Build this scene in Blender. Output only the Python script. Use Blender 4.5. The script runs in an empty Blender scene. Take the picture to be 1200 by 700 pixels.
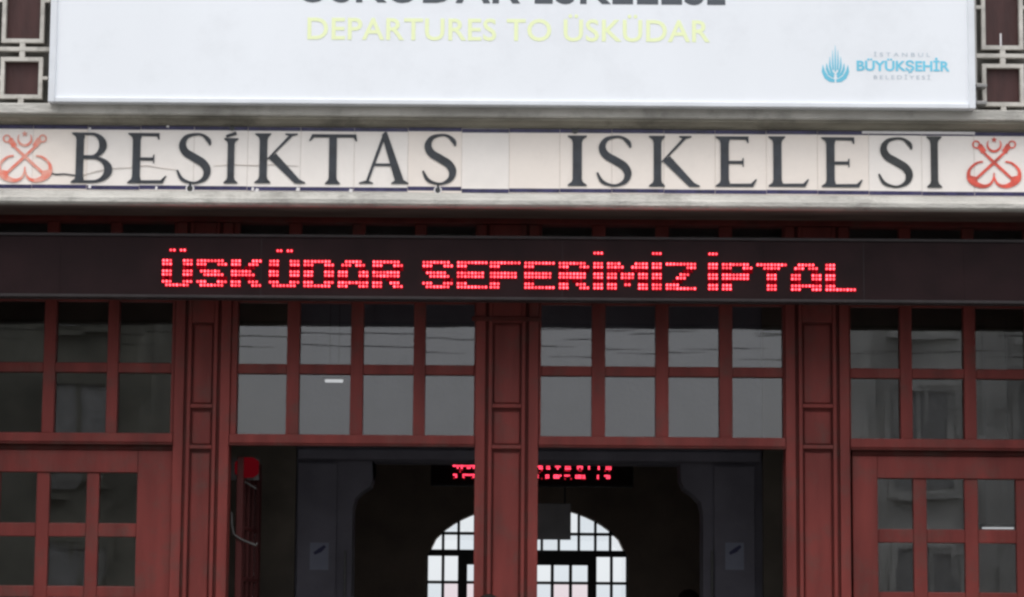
import bpy, bmesh, math, random
from mathutils import Matrix, Vector
random.seed(7)
R = math.radians
SC = bpy.context.scene
COL = SC.collection

# ---------------------------------------------------------------- camera
CAM = Vector((0.0, -15.8, 1.6)); PITCH = R(7.2); ROLL = R(0.42); FPX = 3000.0
camd = bpy.data.cameras.new('camera'); camd.sensor_width = 36.0; camd.lens = 36.0 * FPX / 1200.0
camd.clip_start = 0.1; camd.clip_end = 2000.0
cam = bpy.data.objects.new('camera', camd); COL.objects.link(cam)
CM = Matrix.Rotation(math.pi / 2 + PITCH, 3, 'X') @ Matrix.Rotation(ROLL, 3, 'Z')
cam.matrix_world = Matrix.Translation(CAM) @ CM.to_4x4()
SC.camera = cam
SC.render.resolution_x = 1024; SC.render.resolution_y = 597
SC.cycles.filter_width = 2.6
SC.cycles.max_bounces = 10
SC.cycles.transparent_max_bounces = 16
SC.cycles.caustics_reflective = False

# ---------------------------------------------------------------- sky, sun, exposure
w = bpy.data.worlds.new('World'); SC.world = w; w.use_nodes = True
nt = w.node_tree; nt.nodes.clear()
sky = nt.nodes.new('ShaderNodeTexSky'); sky.sky_type = 'NISHITA'; sky.sun_disc = False
SUN_EL, SUN_AZ = R(60), R(200)
sky.sun_elevation = SUN_EL; sky.sun_rotation = SUN_AZ
tc = nt.nodes.new('ShaderNodeTexCoord')
sep = nt.nodes.new('ShaderNodeSeparateXYZ'); nt.links.new(tc.outputs['Generated'], sep.inputs[0])
mr = nt.nodes.new('ShaderNodeMapRange'); mr.inputs['From Min'].default_value = 0; mr.inputs['From Max'].default_value = 1
mr.inputs['To Min'].default_value = 13.5; mr.inputs['To Max'].default_value = 25.0
nt.links.new(sep.outputs['Z'], mr.inputs['Value'])
nz = nt.nodes.new('ShaderNodeTexNoise'); nz.inputs['Scale'].default_value = 3.0; nz.inputs['Detail'].default_value = 5
nt.links.new(tc.outputs['Generated'], nz.inputs['Vector'])
mr2 = nt.nodes.new('ShaderNodeMapRange'); mr2.inputs['From Min'].default_value = .3; mr2.inputs['From Max'].default_value = .7
mr2.inputs['To Min'].default_value = 0.9; mr2.inputs['To Max'].default_value = 1.1
nt.links.new(nz.outputs['Fac'], mr2.inputs['Value'])
mu = nt.nodes.new('ShaderNodeMath'); mu.operation = 'MULTIPLY'
nt.links.new(mr.outputs[0], mu.inputs[0]); nt.links.new(mr2.outputs[0], mu.inputs[1])
sc_ = nt.nodes.new('ShaderNodeVectorMath'); sc_.operation = 'SCALE'; sc_.inputs[0].default_value = (0.965, 0.985, 1.03)
nt.links.new(mu.outputs[0], sc_.inputs['Scale'])
mx = nt.nodes.new('ShaderNodeMixRGB'); mx.inputs['Fac'].default_value = 0.9      # thick cloud over the blue
nt.links.new(sky.outputs[0], mx.inputs['Color1']); nt.links.new(sc_.outputs[0], mx.inputs['Color2'])
bg = nt.nodes.new('ShaderNodeBackground'); bg.inputs['Strength'].default_value = 0.1
out = nt.nodes.new('ShaderNodeOutputWorld')
nt.links.new(mx.outputs[0], bg.inputs['Color']); nt.links.new(bg.outputs[0], out.inputs[0])
sd = bpy.data.lights.new('sun', 'SUN'); sd.energy = 1.1; sd.angle = R(25); sd.color = (1.0, 0.96, 0.9)
so = bpy.data.objects.new('sun', sd); COL.objects.link(so)
sdir = Vector((math.sin(SUN_AZ) * math.cos(SUN_EL), math.cos(SUN_AZ) * math.cos(SUN_EL), math.sin(SUN_EL)))
so.rotation_euler = sdir.to_track_quat('Z', 'Y').to_euler(); so.location = (0, -10, 30)
SC.view_settings.view_transform = 'Standard'; SC.view_settings.look = 'None'
SC.view_settings.exposure = 0.0; SC.view_settings.gamma = 1.0; SC.view_settings.use_curve_mapping = False

# ---------------------------------------------------------------- measuring
def at(px, py, Y):
    """point of the upright plane y = Y that was surveyed at this position"""
    d = CM @ Vector(((px - 600) / FPX, -(py - 350) / FPX, -1.0))
    t = (Y - CAM.y) / d.y
    return CAM + d * t
def X(px, py, Y): return at(px, py, Y).x
def Z(px, py, Y): return at(px, py, Y).z
def rect(x0, y0, x1, y1, Y):
    """px rectangle -> X0, X1, Z0, Z1 on plane Y"""
    xm, ym = (x0 + x1) / 2, (y0 + y1) / 2
    return X(x0, ym, Y), X(x1, ym, Y), Z(xm, y1, Y), Z(xm, y0, Y)

# ---------------------------------------------------------------- materials
def mat(name, col, rough=0.6, var=0.12, scale=6.0, bump=0.05, bscale=60.0, spec=0.5, stretch=(1, 1, 1), col2=None, metal=0.0, grime=0.0, gscale=2.0):
    m = bpy.data.materials.new(name); m.use_nodes = True; n = m.node_tree; b = n.nodes['Principled BSDF']
    tc = n.nodes.new('ShaderNodeTexCoord'); mp = n.nodes.new('ShaderNodeMapping'); mp.inputs['Scale'].default_value = stretch
    geo = n.nodes.new('ShaderNodeNewGeometry')
    n.links.new(geo.outputs['Position'], mp.inputs['Vector'])
    t = n.nodes.new('ShaderNodeTexNoise'); t.inputs['Scale'].default_value = scale; t.inputs['Detail'].default_value = 6
    n.links.new(mp.outputs[0], t.inputs['Vector'])
    r = n.nodes.new('ShaderNodeValToRGB'); r.color_ramp.elements[0].position = .3; r.color_ramp.elements[1].position = .7
    c2 = col2 or tuple(c * (1 - var * 2) for c in col)
    c1 = tuple(min(1, c * (1 + var)) for c in col) if not col2 else col
    r.color_ramp.elements[0].color = (*c2, 1); r.color_ramp.elements[1].color = (*c1, 1)
    n.links.new(t.outputs['Fac'], r.inputs[0])
    last = r.outputs[0]
    if grime:
        g = n.nodes.new('ShaderNodeTexNoise'); g.inputs['Scale'].default_value = gscale; g.inputs['Detail'].default_value = 9; g.inputs['Roughness'].default_value = .7
        n.links.new(geo.outputs['Position'], g.inputs['Vector'])
        gr = n.nodes.new('ShaderNodeMapRange'); gr.inputs['From Min'].default_value = .5; gr.inputs['From Max'].default_value = .72
        gr.inputs['To Max'].default_value = grime; n.links.new(g.outputs['Fac'], gr.inputs['Value'])
        gm = n.nodes.new('ShaderNodeMixRGB'); gm.inputs['Color2'].default_value = (.06, .055, .045, 1)
        n.links.new(gr.outputs[0], gm.inputs['Fac']); n.links.new(last, gm.inputs['Color1']); last = gm.outputs[0]
    n.links.new(last, b.inputs['Base Color'])
    b.inputs['Roughness'].default_value = rough; b.inputs['Metallic'].default_value = metal
    b.inputs['Specular IOR Level'].default_value = spec
    if bump:
        t2 = n.nodes.new('ShaderNodeTexNoise'); t2.inputs['Scale'].default_value = bscale; t2.inputs['Detail'].default_value = 4
        n.links.new(mp.outputs[0], t2.inputs['Vector'])
        bp = n.nodes.new('ShaderNodeBump'); bp.inputs['Strength'].default_value = bump; bp.inputs['Distance'].default_value = .02
        n.links.new(t2.outputs['Fac'], bp.inputs['Height']); n.links.new(bp.outputs[0], b.inputs['Normal'])
    return m
def emit(name, col, s, spread=0.0):
    m = bpy.data.materials.new(name); m.use_nodes = True; n = m.node_tree; n.nodes.clear()
    e = n.nodes.new('ShaderNodeEmission'); e.inputs['Color'].default_value = (*col, 1); e.inputs['Strength'].default_value = s
    o = n.nodes.new('ShaderNodeOutputMaterial'); n.links.new(e.outputs[0], o.inputs[0])
    if spread:
        g = n.nodes.new('ShaderNodeNewGeometry'); t = n.nodes.new('ShaderNodeTexWhiteNoise'); sn = n.nodes.new('ShaderNodeVectorMath')
        sn.operation = 'SNAP'; sn.inputs[1].default_value = (.0203, 10, .0203); n.links.new(g.outputs['Position'], sn.inputs[0])
        n.links.new(sn.outputs[0], t.inputs['Vector'])
        r = n.nodes.new('ShaderNodeMapRange'); r.inputs['To Min'].default_value = s * (1 - spread); r.inputs['To Max'].default_value = s * (1 + spread)
        n.links.new(t.outputs['Value'], r.inputs['Value']); n.links.new(r.outputs[0], e.inputs['Strength'])
    return m
def glass(name, tint=(1, 1, 1), ior=1.6, rough=0.004, wob=0.0012):
    m = bpy.data.materials.new(name); m.use_nodes = True; n = m.node_tree; n.nodes.clear()
    tr = n.nodes.new('ShaderNodeBsdfTransparent'); tr.inputs[0].default_value = (*tint, 1)
    gl = n.nodes.new('ShaderNodeBsdfGlossy'); gl.inputs['Roughness'].default_value = rough
    fr = n.nodes.new('ShaderNodeFresnel'); fr.inputs['IOR'].default_value = ior
    mx = n.nodes.new('ShaderNodeMixShader'); o = n.nodes.new('ShaderNodeOutputMaterial')
    t = n.nodes.new('ShaderNodeTexNoise'); t.inputs['Scale'].default_value = 2.5; t.inputs['Detail'].default_value = 2
    g = n.nodes.new('ShaderNodeNewGeometry'); n.links.new(g.outputs['Position'], t.inputs['Vector'])
    bp = n.nodes.new('ShaderNodeBump'); bp.inputs['Strength'].default_value = wob; bp.inputs['Distance'].default_value = .05
    n.links.new(t.outputs['Fac'], bp.inputs['Height']); n.links.new(bp.outputs[0], gl.inputs['Normal'])
    n.links.new(fr.outputs[0], mx.inputs[0]); n.links.new(tr.outputs[0], mx.inputs[1]); n.links.new(gl.outputs[0], mx.inputs[2])
    n.links.new(mx.outputs[0], o.inputs[0]); return m
M = {}
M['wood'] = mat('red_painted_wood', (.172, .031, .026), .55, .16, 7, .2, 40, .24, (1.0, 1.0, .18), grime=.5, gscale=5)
M['wood_dark'] = mat('red_painted_wood_darkened', (.085, .015, .012), .6, .16, 7, .2, 40, .2, (1.0, 1.0, .18), grime=.6, gscale=5)  # darker copy of the red wood, groove shade put into the colour
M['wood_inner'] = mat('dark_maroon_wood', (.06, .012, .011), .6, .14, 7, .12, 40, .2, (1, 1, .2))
M['under'] = mat('dark_brown_underside', (.20, .145, .125), .8, .2, 6, .2, 40, .2, (.3, 1, 1))  # dark colour stands in for shade under the lintel
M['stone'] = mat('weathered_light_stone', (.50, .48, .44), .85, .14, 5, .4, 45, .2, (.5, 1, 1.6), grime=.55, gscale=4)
M['stone_shade_dirt'] = mat('shaded_dirty_olive_stone', (.30, .28, .23), .9, .22, 5, .4, 45, .2, (.5, 1, 1.6), grime=.75, gscale=3)  # dirt and the ledge's shadow in one colour
M['plaster'] = mat('pale_plaster', (.5, .48, .45), .9, .08, 4, .3, 50, .2, grime=.3)
M['grille'] = mat('cream_grey_painted_grille', (.58, .55, .50), .7, .1, 12, .2, 60, .3, grime=.4, gscale=8)
M['brown'] = mat('brown_red_boards', (.062, .024, .022), .5, .16, 12, .2, 50, .35, (1, 1, .2))
M['gap'] = mat('grey_backing', (.22, .21, .19), .8, .15, 8, .2)
M['tile'] = mat('cream_glazed_tile', (.86, .775, .70), .35, .03, 7, .03, 25, .4, grime=.10, gscale=7)
M['tile2'] = mat('pale_glazed_tile', (.86, .80, .745), .35, .03, 7, .03, 25, .4, grime=.10, gscale=7)
M['grout'] = mat('grey_grout', (.62, .55, .50), .9, .2, 10, .3)
M['navy'] = mat('navy_glaze', (.035, .03, .10), .35, .25, 18, .05, 40, .45, grime=.4, gscale=9)
M['ink'] = mat('slate_grey_glaze', (.036, .041, .050), .4, .2, 14, .05, 40, .45, grime=.3, gscale=8)
M['ink_black'] = mat('near_black_glaze', (.035, .037, .038), .4, .2, 14, .05, 40, .45)
M['white'] = mat('white_glaze', (.75, .72, .72), .4, .05)
M['red'] = mat('red_glaze', (.74, .10, .065), .4, .22, 22, .05)
M['red_faded'] = mat('faded_red_glaze', (.78, .16, .10), .4, .1, 30, .05, col2=(.75, .42, .34))
M['banner'] = mat('white_banner_sheet', (.80, .82, .85), .5, .015, 1.2, .10, 2.2, .35, (1, 1, .4), grime=.06, gscale=3)
M['banner_frame'] = mat('white_aluminium', (.70, .72, .75), .45, .04, 6, .02, 40, .5)
M['pale_green'] = mat('pale_lime_print', (.82, .88, .52), .6, .0, bump=0)
M['grey_print'] = mat('dark_grey_print', (.075, .085, .10), .6, .05, bump=0)
M['blue_print'] = mat('light_blue_print', (.16, .55, .72), .6, .06, bump=0)
M['mid_print'] = mat('soft_grey_print', (.45, .52, .58), .6, .05, bump=0)
M['board'] = mat('black_display_face', (.0145, .0060, .0068), .6, .15, 5, .05, 40, .12)
M['board_trim'] = mat('dull_aluminium_trim', (.024, .019, .020), .6, .15, 9, .05, 60, .3)
M['led'] = emit('lit_red_diode', (1, .075, .10), 4.8, .5)
M['led_dim'] = emit('faint_red_diode', (1, .02, .05), .7, .4)
M['glow_dim'] = emit('dull_red_glow_cell', (1, .003, .02), .15, .5)  # faint glow between the dots, painted in as emissive cells
M['lens'] = emit('red_glow_cell', (1, .003, .02), .48, .35)  # red halo round the lit dots, painted in as emissive cells
M['led_far'] = emit('lit_red_diode_in_hall', (1, .05, .10), 3.2, .4)
M['metal'] = mat('grey_metal', (.30, .29, .28), .4, .1, 10, .05, metal=.7)
M['metal_back'] = mat('brownish_sheet_metal', (.45, .38, .37), .6, .1, 6, .05)
M['dim_metal'] = mat('tarnished_metal', (.055, .053, .05), .5, .2, 30, .05)
M['dark_metal'] = mat('black_painted_iron', (.018, .018, .019), .5, .1)
M['hall'] = mat('dim_brown_hall_plaster', (.5, .40, .33), .9, .10, 3, .3, 20, .2)
M['hanging'] = mat('dark_side_wall', (.09, .075, .06), .9, .2, 3)  # dark colour gives the side walls their shade
M['ceil'] = mat('hall_ceiling', (.16, .15, .15), .9, .1)
M['portal'] = mat('blue_grey_painted_stone', (.135, .128, .155), .75, .1, 4, .2, 30, .3)
M['floor'] = mat('grey_terrazzo', (.22, .21, .2), .5, .15, 20, .05)
M['pave'] = mat('grey_paving', (.16, .157, .15), .85, .15, 1.5, .3, 30, .3)
M['glass'] = glass('window_glass')
M['glass_far'] = glass('clear_hall_glass', (.80, .81, .81), 1.45)
M['navybox'] = mat('slate_board', (.5, .48, .5), .6, .1)
M['poster'] = mat('grey_notice_paper', (.20, .21, .27), .8, .08)
M['poster_ink'] = mat('dark_blue_ink', (.03, .03, .08), .8, .05)
M['redbox'] = emit('dim_red_signal_lamp', (1, .02, .05), .065)
M['tube'] = emit('lit_tube', (.95, .97, 1), .5)
M['skin'] = mat('skin', (.48, .29, .21), .6, .08, 20)
M['hair'] = mat('dark_hair', (.012, .009, .007), .6, .4, 60, .5, 120, .3)
M['coat'] = mat('black_cloth', (.015, .015, .018), .9, .2, 30, .2)
M['jeans'] = mat('dark_trousers', (.03, .035, .05), .9, .2, 30, .2)
M['b_dark'] = mat('dark_brown_render', (.26, .26, .22), .9, .25, .8, .3)
M['b_grey'] = mat('grey_stone_block', (.80, .80, .78), .9, .25, .7, .3)
M['b_pale'] = mat('pale_grey_render', (.72, .72, .70), .9, .15, .8, .3)
M['b_glass'] = mat('far_window_glass', (.42, .425, .43), .5, .1)
M['b_roof'] = mat('roof_tiles', (.16, .09, .07), .9, .2, 3)
M['cable'] = mat('black_cable', (.02, .02, .02), .7, .1)

# ---------------------------------------------------------------- mesh helpers
class MB:
    def __init__(s): s.v = []; s.f = []; s.mi = []; s.m = 0
    def add(s, vs, fs):
        o = len(s.v); s.v += [tuple(p) for p in vs]; s.f += [tuple(i + o for i in f) for f in fs]; s.mi += [s.m] * len(fs); return s
    def box(s, x0, x1, y0, y1, z0, z1):
        x0, x1 = sorted((x0, x1)); y0, y1 = sorted((y0, y1)); z0, z1 = sorted((z0, z1))
        return s.add([(x0, y0, z0), (x1, y0, z0), (x1, y1, z0), (x0, y1, z0), (x0, y0, z1), (x1, y0, z1), (x1, y1, z1), (x0, y1, z1)],
                     [(0, 3, 2, 1), (4, 5, 6, 7), (0, 1, 5, 4), (1, 2, 6, 5), (2, 3, 7, 6), (3, 0, 4, 7)])
    def prism(s, pts, y0, y1):
        """simple polygon in x,z pushed from y0 (front) to y1"""
        a = sum(pts[i][0] * pts[(i + 1) % len(pts)][1] - pts[(i + 1) % len(pts)][0] * pts[i][1] for i in range(len(pts)))
        if a < 0: pts = pts[::-1]
        n = len(pts)
        vs = [(x, y0, z) for x, z in pts] + [(x, y1, z) for x, z in pts]
        fs = [tuple(range(n)), tuple(range(2 * n - 1, n - 1, -1))]
        fs += [(j, i, i + n, j + n) for i in range(n) for j in [(i + 1) % n]]
        return s.add(vs, fs)
    def strip(s, pts, ws, y0, y1):
        """ribbon along pts (x,z) with widths ws, as a flat slab"""
        n = len(pts); L = []; Rr = []
        for i in range(n):
            a = pts[max(0, i - 1)]; b = pts[min(n - 1, i + 1)]
            dx, dz = b[0] - a[0], b[1] - a[1]; l = math.hypot(dx, dz) or 1; nx, nz = -dz / l, dx / l
            h = ws[i] / 2; L.append((pts[i][0] + nx * h, pts[i][1] + nz * h)); Rr.append((pts[i][0] - nx * h, pts[i][1] - nz * h))
        vs = [(x, y0, z) for x, z in L] + [(x, y0, z) for x, z in Rr] + [(x, y1, z) for x, z in L] + [(x, y1, z) for x, z in Rr]
        fs = []
        for i in range(n - 1):
            fs += [(n + i, n + i + 1, i + 1, i), (2 * n + i, 2 * n + i + 1, 3 * n + i + 1, 3 * n + i), (i, i + 1, 2 * n + i + 1, 2 * n + i), (3 * n + i, 3 * n + i + 1, n + i + 1, n + i)]
        fs += [(0, 2 * n, 3 * n, n), (2 * n - 1, 4 * n - 1, 3 * n - 1, n - 1)]
        return s.add(vs, fs)
    def profile(s, prof, x0, x1):
        """profile list of (y,z) extruded along x"""
        n = len(prof); vs = [(x0, y, z) for y, z in prof] + [(x1, y, z) for y, z in prof]
        fs = [(i, (i + 1) % n, (i + 1) % n + n, i + n) for i in range(n)] + [tuple(range(n))[::-1], tuple(range(n, 2 * n))]
        return s.add(vs, fs)
    def tube(s, pts, r, k=6):
        pts = [Vector(p) for p in pts]; n = len(pts); vs = []; fs = []
        for i, p in enumerate(pts):
            d = (pts[min(n - 1, i + 1)] - pts[max(0, i - 1)]).normalized()
            u = d.cross(Vector((0, 0, 1)));  u = u.normalized() if u.length > .01 else Vector((1, 0, 0)); v = d.cross(u)
            rr = r[i] if isinstance(r, (list, tuple)) else r
            vs += [p + (u * math.cos(2 * math.pi * j / k) + v * math.sin(2 * math.pi * j / k)) * rr for j in range(k)]
        for i in range(n - 1):
            fs += [(i * k + j, i * k + (j + 1) % k, (i + 1) * k + (j + 1) % k, (i + 1) * k + j) for j in range(k)]
        fs += [tuple(range(k))[::-1], tuple(range((n - 1) * k, n * k))]
        return s.add(vs, fs)
    def ball(s, c, rx, ry, rz, seg=12, rings=8):
        vs = [(c[0], c[1], c[2] + rz)]; fs = []
        for i in range(1, rings):
            t = math.pi * i / rings
            vs += [(c[0] + rx * math.sin(t) * math.cos(2 * math.pi * j / seg), c[1] + ry * math.sin(t) * math.sin(2 * math.pi * j / seg), c[2] + rz * math.cos(t)) for j in range(seg)]
        vs.append((c[0], c[1], c[2] - rz))
        for j in range(seg): fs.append((0, 1 + j, 1 + (j + 1) % seg))
        for i in range(rings - 2):
            a = 1 + i * seg
            fs += [(a + j, a + seg + j, a + seg + (j + 1) % seg, a + (j + 1) % seg) for j in range(seg)]
        a = 1 + (rings - 2) * seg
        for j in range(seg): fs.append((a + j, len(vs) - 1, a + (j + 1) % seg))
        return s.add(vs, fs)
    def build(s, name, mats, parent=None, bevel=0, smooth=False):
        me = bpy.data.meshes.new(name); me.from_pydata(s.v, [], s.f)
        if not isinstance(mats, (list, tuple)): mats = [mats]
        for m in mats: me.materials.append(m)
        if len(mats) > 1: me.polygons.foreach_set('material_index', s.mi)
        b = bmesh.new(); b.from_mesh(me); bmesh.ops.recalc_face_normals(b, faces=b.faces); b.to_mesh(me); b.free()
        if smooth: me.polygons.foreach_set('use_smooth', [True] * len(me.polygons))
        o = bpy.data.objects.new(name, me); COL.objects.link(o)
        if parent: put(o, parent)
        if bevel:
            bv = o.modifiers.new('bevel', 'BEVEL'); bv.width = bevel; bv.segments = 2; bv.limit_method = 'ANGLE'
        return o
def put(o, parent):
    o.parent = parent; o.matrix_parent_inverse = Matrix.Translation(-wloc(parent))
def wloc(o):
    p = Vector(o.location)
    if o.parent: p = p + wloc(o.parent) + o.matrix_parent_inverse.to_translation()
    return p
def thing(name, label, cat, loc=(0, 0, 0), group=None):
    o = bpy.data.objects.new(name, None); COL.objects.link(o); o.location = loc; o.empty_display_size = .2
    return tag(o, label, cat, group)
def tag(o, label, cat, group=None):
    o['label'] = label; o['category'] = cat
    if group: o['group'] = group
    return o
def bx(name, m, parent, x0, x1, y0, y1, z0, z1, bevel=0):
    return MB().box(x0, x1, y0, y1, z0, z1).build(name, m, parent, bevel)
def struct(name, mb, m):
    o = mb.build(name, m); o['kind'] = 'structure'; return o

YF = -0.75            # face of the tiled lintel
YW = -0.72            # face of the upper wall
# ---------------------------------------------------------------- ground
struct('ground', MB().box(-400, 400, -400, 600, -.3, 0), M['pave'])
pv = MB()
struct('hall_floor', MB().box(-6.2, 6.2, .2, 9.0, .004, .06), M['floor'])

# ================================================================ the terminal building
T = thing('ferry_terminal', 'stone ferry terminal front with red wooden posts, transom windows and doors under a tiled lintel', 'building', (0, 0, 0))
zs = 4.10                                   # porch soffit
led0, led1 = Z(600, 352, -.65), Z(600, 277, -.65)
zl_bot = Z(600, 243.5, -.80)                # underside of the lintel ledge
zt0, zt1 = Z(600, 227, YF), Z(600, 150.5, YF)     # tiled band
# lintel beam carrying the tiles
MB().box(-8, 8, -.351, -.34, zl_bot + .02, zs + .05).build('lintel_back', M['under'], T)
bx('lintel', M['stone'], T, -8, 8, YF + .012, -.352, zl_bot + .02, Z(600, 127, -.86) - .03)
# lower ledge, with a drip edge
#MB().profile([(-.30, zl_bot + .006), (-.83, zl_bot), (-.845, zl_bot + .012), (-.845, zl_bot + .034), (-.825, zl_bot + .046), (-.79, zt0 - .006), (-.76, zt0 - .001), (-.737, zt0 - .001), (-.737, zl_bot + .05), (-.30, zl_bot + .05)]).build('ledge', M['stone'], T) if False else None
def prof(name, pr, m, x0=-8, x1=8, bevel=0): return MB().profile(pr, x0, x1).build(name, m, T, bevel)
prof('lower_ledge', [(-.74, zl_bot + .01), (-.76, zl_bot), (-.83, zl_bot), (-.845, zl_bot + .012), (-.845, zl_bot + .036), (-.825, zl_bot + .048), (-.80, zt0 - .008), (YF - .002, zt0 - .002), (YF + .006, zt0 - .002), (YF + .006, zl_bot + .03)], M['stone'])
zu0, zu1 = zt1 + .002, Z(600, 124.5, -.86)
zc = Z(600, 136, -.86)
prof('upper_ledge', [(-.45, zu1 + .004), (-.845, zu1), (-.86, zu1 - .008), (-.86, zc), (-.85, zc - .008), (-.40, zc - .008)], M['stone'])
prof('cove_moulding', [(-.42, zc - .009), (-.842, zc - .009), (-.835, zc - .022), (-.81, zc - .032), (-.79, zc - .044), (-.772, zu0 + .012), (-.762, zu0), (-.42, zu0)], M['stone_shade_dirt'])  # shadow below the ledge is put into this dark, dirty colour
# little cap line over the tiles on the right half, where the coat has lifted
bx('mortar_line', M['white'], T, X(1010, 155, YF), X(1142, 155, YF), YF - .012, YF + .02, Z(1070, 157.5, YF), Z(1070, 154.5, YF))
bx('lintel_shade_board', M['under'], T, -3.655, 3.695, YF + .014, -.352, zl_bot + .006, zl_bot + .0185)  # dark board added so the underside reads as shaded
bx('soffit', M['under'], T, -8, 8, -.349, .30, zs, zs + .12)
bx('header_beam', M['wood'], T, -3.62, 3.66, -.03, .12, zs - .035, zs - .003, .004)

# upper wall round the banner
zw = zu1 - .02
xl0, xl1 = X(-78, 90, YW), X(57, 90, YW)        # lattice window openings
xr0, xr1 = X(1145, 90, YW), X(1290, 90, YW)
MB().box(-8, xl0, YW, -.3, zw, 8.0).box(xl1, xr0, YW, -.3, zw, 8.0).box(xr1, 8, YW, -.3, zw, 8.0).box(xl0, xl1, YW, -.3, zw + 1.7, 8.0).box(xr0, xr1, YW, -.3, zw + 1.7, 8.0).build('upper_wall', M['plaster'], T)
MB().box(-8, -3.66, -.72, .30, 0, zl_bot - .001).box(3.70, 8, -.72, .30, 0, zl_bot - .001).build('side_wall', M['plaster'], T)
MB().box(-8.3, 8.3, -1.1, 9.6, 8.0, 8.2).build('roof', M['stone'], T, .01)

# lattice windows
def lattice(x0, x1, cols, rows, stubs):
    """cols: list of ring x-ranges in px; rows: ring y-ranges in px"""
    L = thing_part('lattice_window')
    X0, X1 = (x0, x1)
    bx('backing', M['gap'], L, X0 - .02, X1 + .02, -.60, -.57, zw, zw + 1.72)
    return L
def thing_part(name, parent=None):
    o = bpy.data.objects.new(name, None); COL.objects.link(o); o.parent = parent or T; return o
def lattice_window(X0, X1, pcols, ring_y, main_y, refx, stubx):
    L = thing_part('lattice_window')
    bx('backing', M['gap'], L, X0 - .02, X1 + .02, -.585, -.56, zw, zw + 1.72)
    yf, yb = -.70, -.66
    # rings: extend the pattern upwards
    h_b = None
    ringsZ = [(Z(refx, ring_y[1][1], yf), Z(refx, ring_y[1][0], yf))]
    mz0, mz1 = Z(refx, main_y[1], yf), Z(refx, main_y[0], yf)
    a0 = Z(refx, ring_y[0], yf); gap = a0 - mz1
    ringsZ.append((a0, a0 + .52))
    m2 = a0 + .52 + gap; mw = mz1 - mz0
    ringsZ.append((m2 + mw + gap, m2 + mw + gap + (ringsZ[0][1] - ringsZ[0][0])))
    mains = [(mz0, mz1), (m2, m2 + mw)]
    m3 = ringsZ[2][1] + gap; mains.append((m3, m3 + mw)); ringsZ.append((m3 + mw + gap, zw + 1.69))
    for a, b in mains: bx('grille_bar', M['grille'], L, X0, X1, yf, yb, a, b, .003)
    th = .024
    for px0, px1 in pcols:
        cx0, cx1 = X(px0, 80, yf), X(px1, 80, yf)
        for a, b in ringsZ:
            r = MB()
            r.box(cx0, cx1, yf, yb, a, a + th).box(cx0, cx1, yf, yb, b - th, b).box(cx0, cx0 + th, yf + .0005, yb, a + th, b - th).box(cx1 - th, cx1, yf + .0005, yb, a + th, b - th)
            r.build('grille_frame', M['grille'], L)
            bx('brown_panel', M['brown'], L, cx0 + th * .5, cx1 - th * .5, yb + .002, yb + .02, a + th * .5, b - th * .5)
    # stubs joining frames to bars
    class SB:
        def box(q, *a): MB().box(*a).build('grille_stub', M['grille'], L)
    st = SB()
    for px0, px1 in pcols:
        cx = (X(px0, 80, yf) + X(px1, 80, yf)) / 2 + stubx
        edges = [zw] + [v for mm in mains for v in mm]
        for a, b in ringsZ:
            below = max(e for e in edges if e <= a + .001); above = min([e for e in edges if e >= b - .001] or [zw + 1.7])
            st.box(cx - .016, cx + .016, yf + .002, yb - .002, below, a); st.box(cx - .016, cx + .016, yf + .002, yb - .002, b, above)
        for a, b in ringsZ:
            m_ = (a + b) / 2
            st.box(X(px0, 80, yf) - .032, X(px0, 80, yf), yf + .002, yb - .002, m_ - .010, m_ + .010)
            st.box(X(px1, 80, yf), X(px1, 80, yf) + .032, yf + .002, yb - .002, m_ - .010, m_ + .010)
    for a, b in ((px0 - 0, px1) for px0, px1 in pcols): pass
    return L
LW1 = lattice_window(xl0, xl1, [(.5, 50), (-66, -15)], [50, (67, 115.5)], (55, 60), 25, 0)
LW2 = lattice_window(xr0, xr1, [(1151, 1200), (1217, 1267)], [58, (75, 124.5)], (63, 68), 1175, 0)
for L_, q in ((LW1, -7.5), (LW2, 1208.5)):
    bx('grille_bar', M['grille'], L_, X(q - 3, 80, -.70), X(q + 3, 80, -.70), -.699, -.66, zw, zw + 1.7, .003)
# a thin white sliver standing in the right lattice
bx('white_sliver', M['white'], LW2, X(1172, 46, -.71), X(1174, 46, -.71), -.703, -.70, Z(1173, 54, -.71), Z(1173, 39, -.71))

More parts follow.
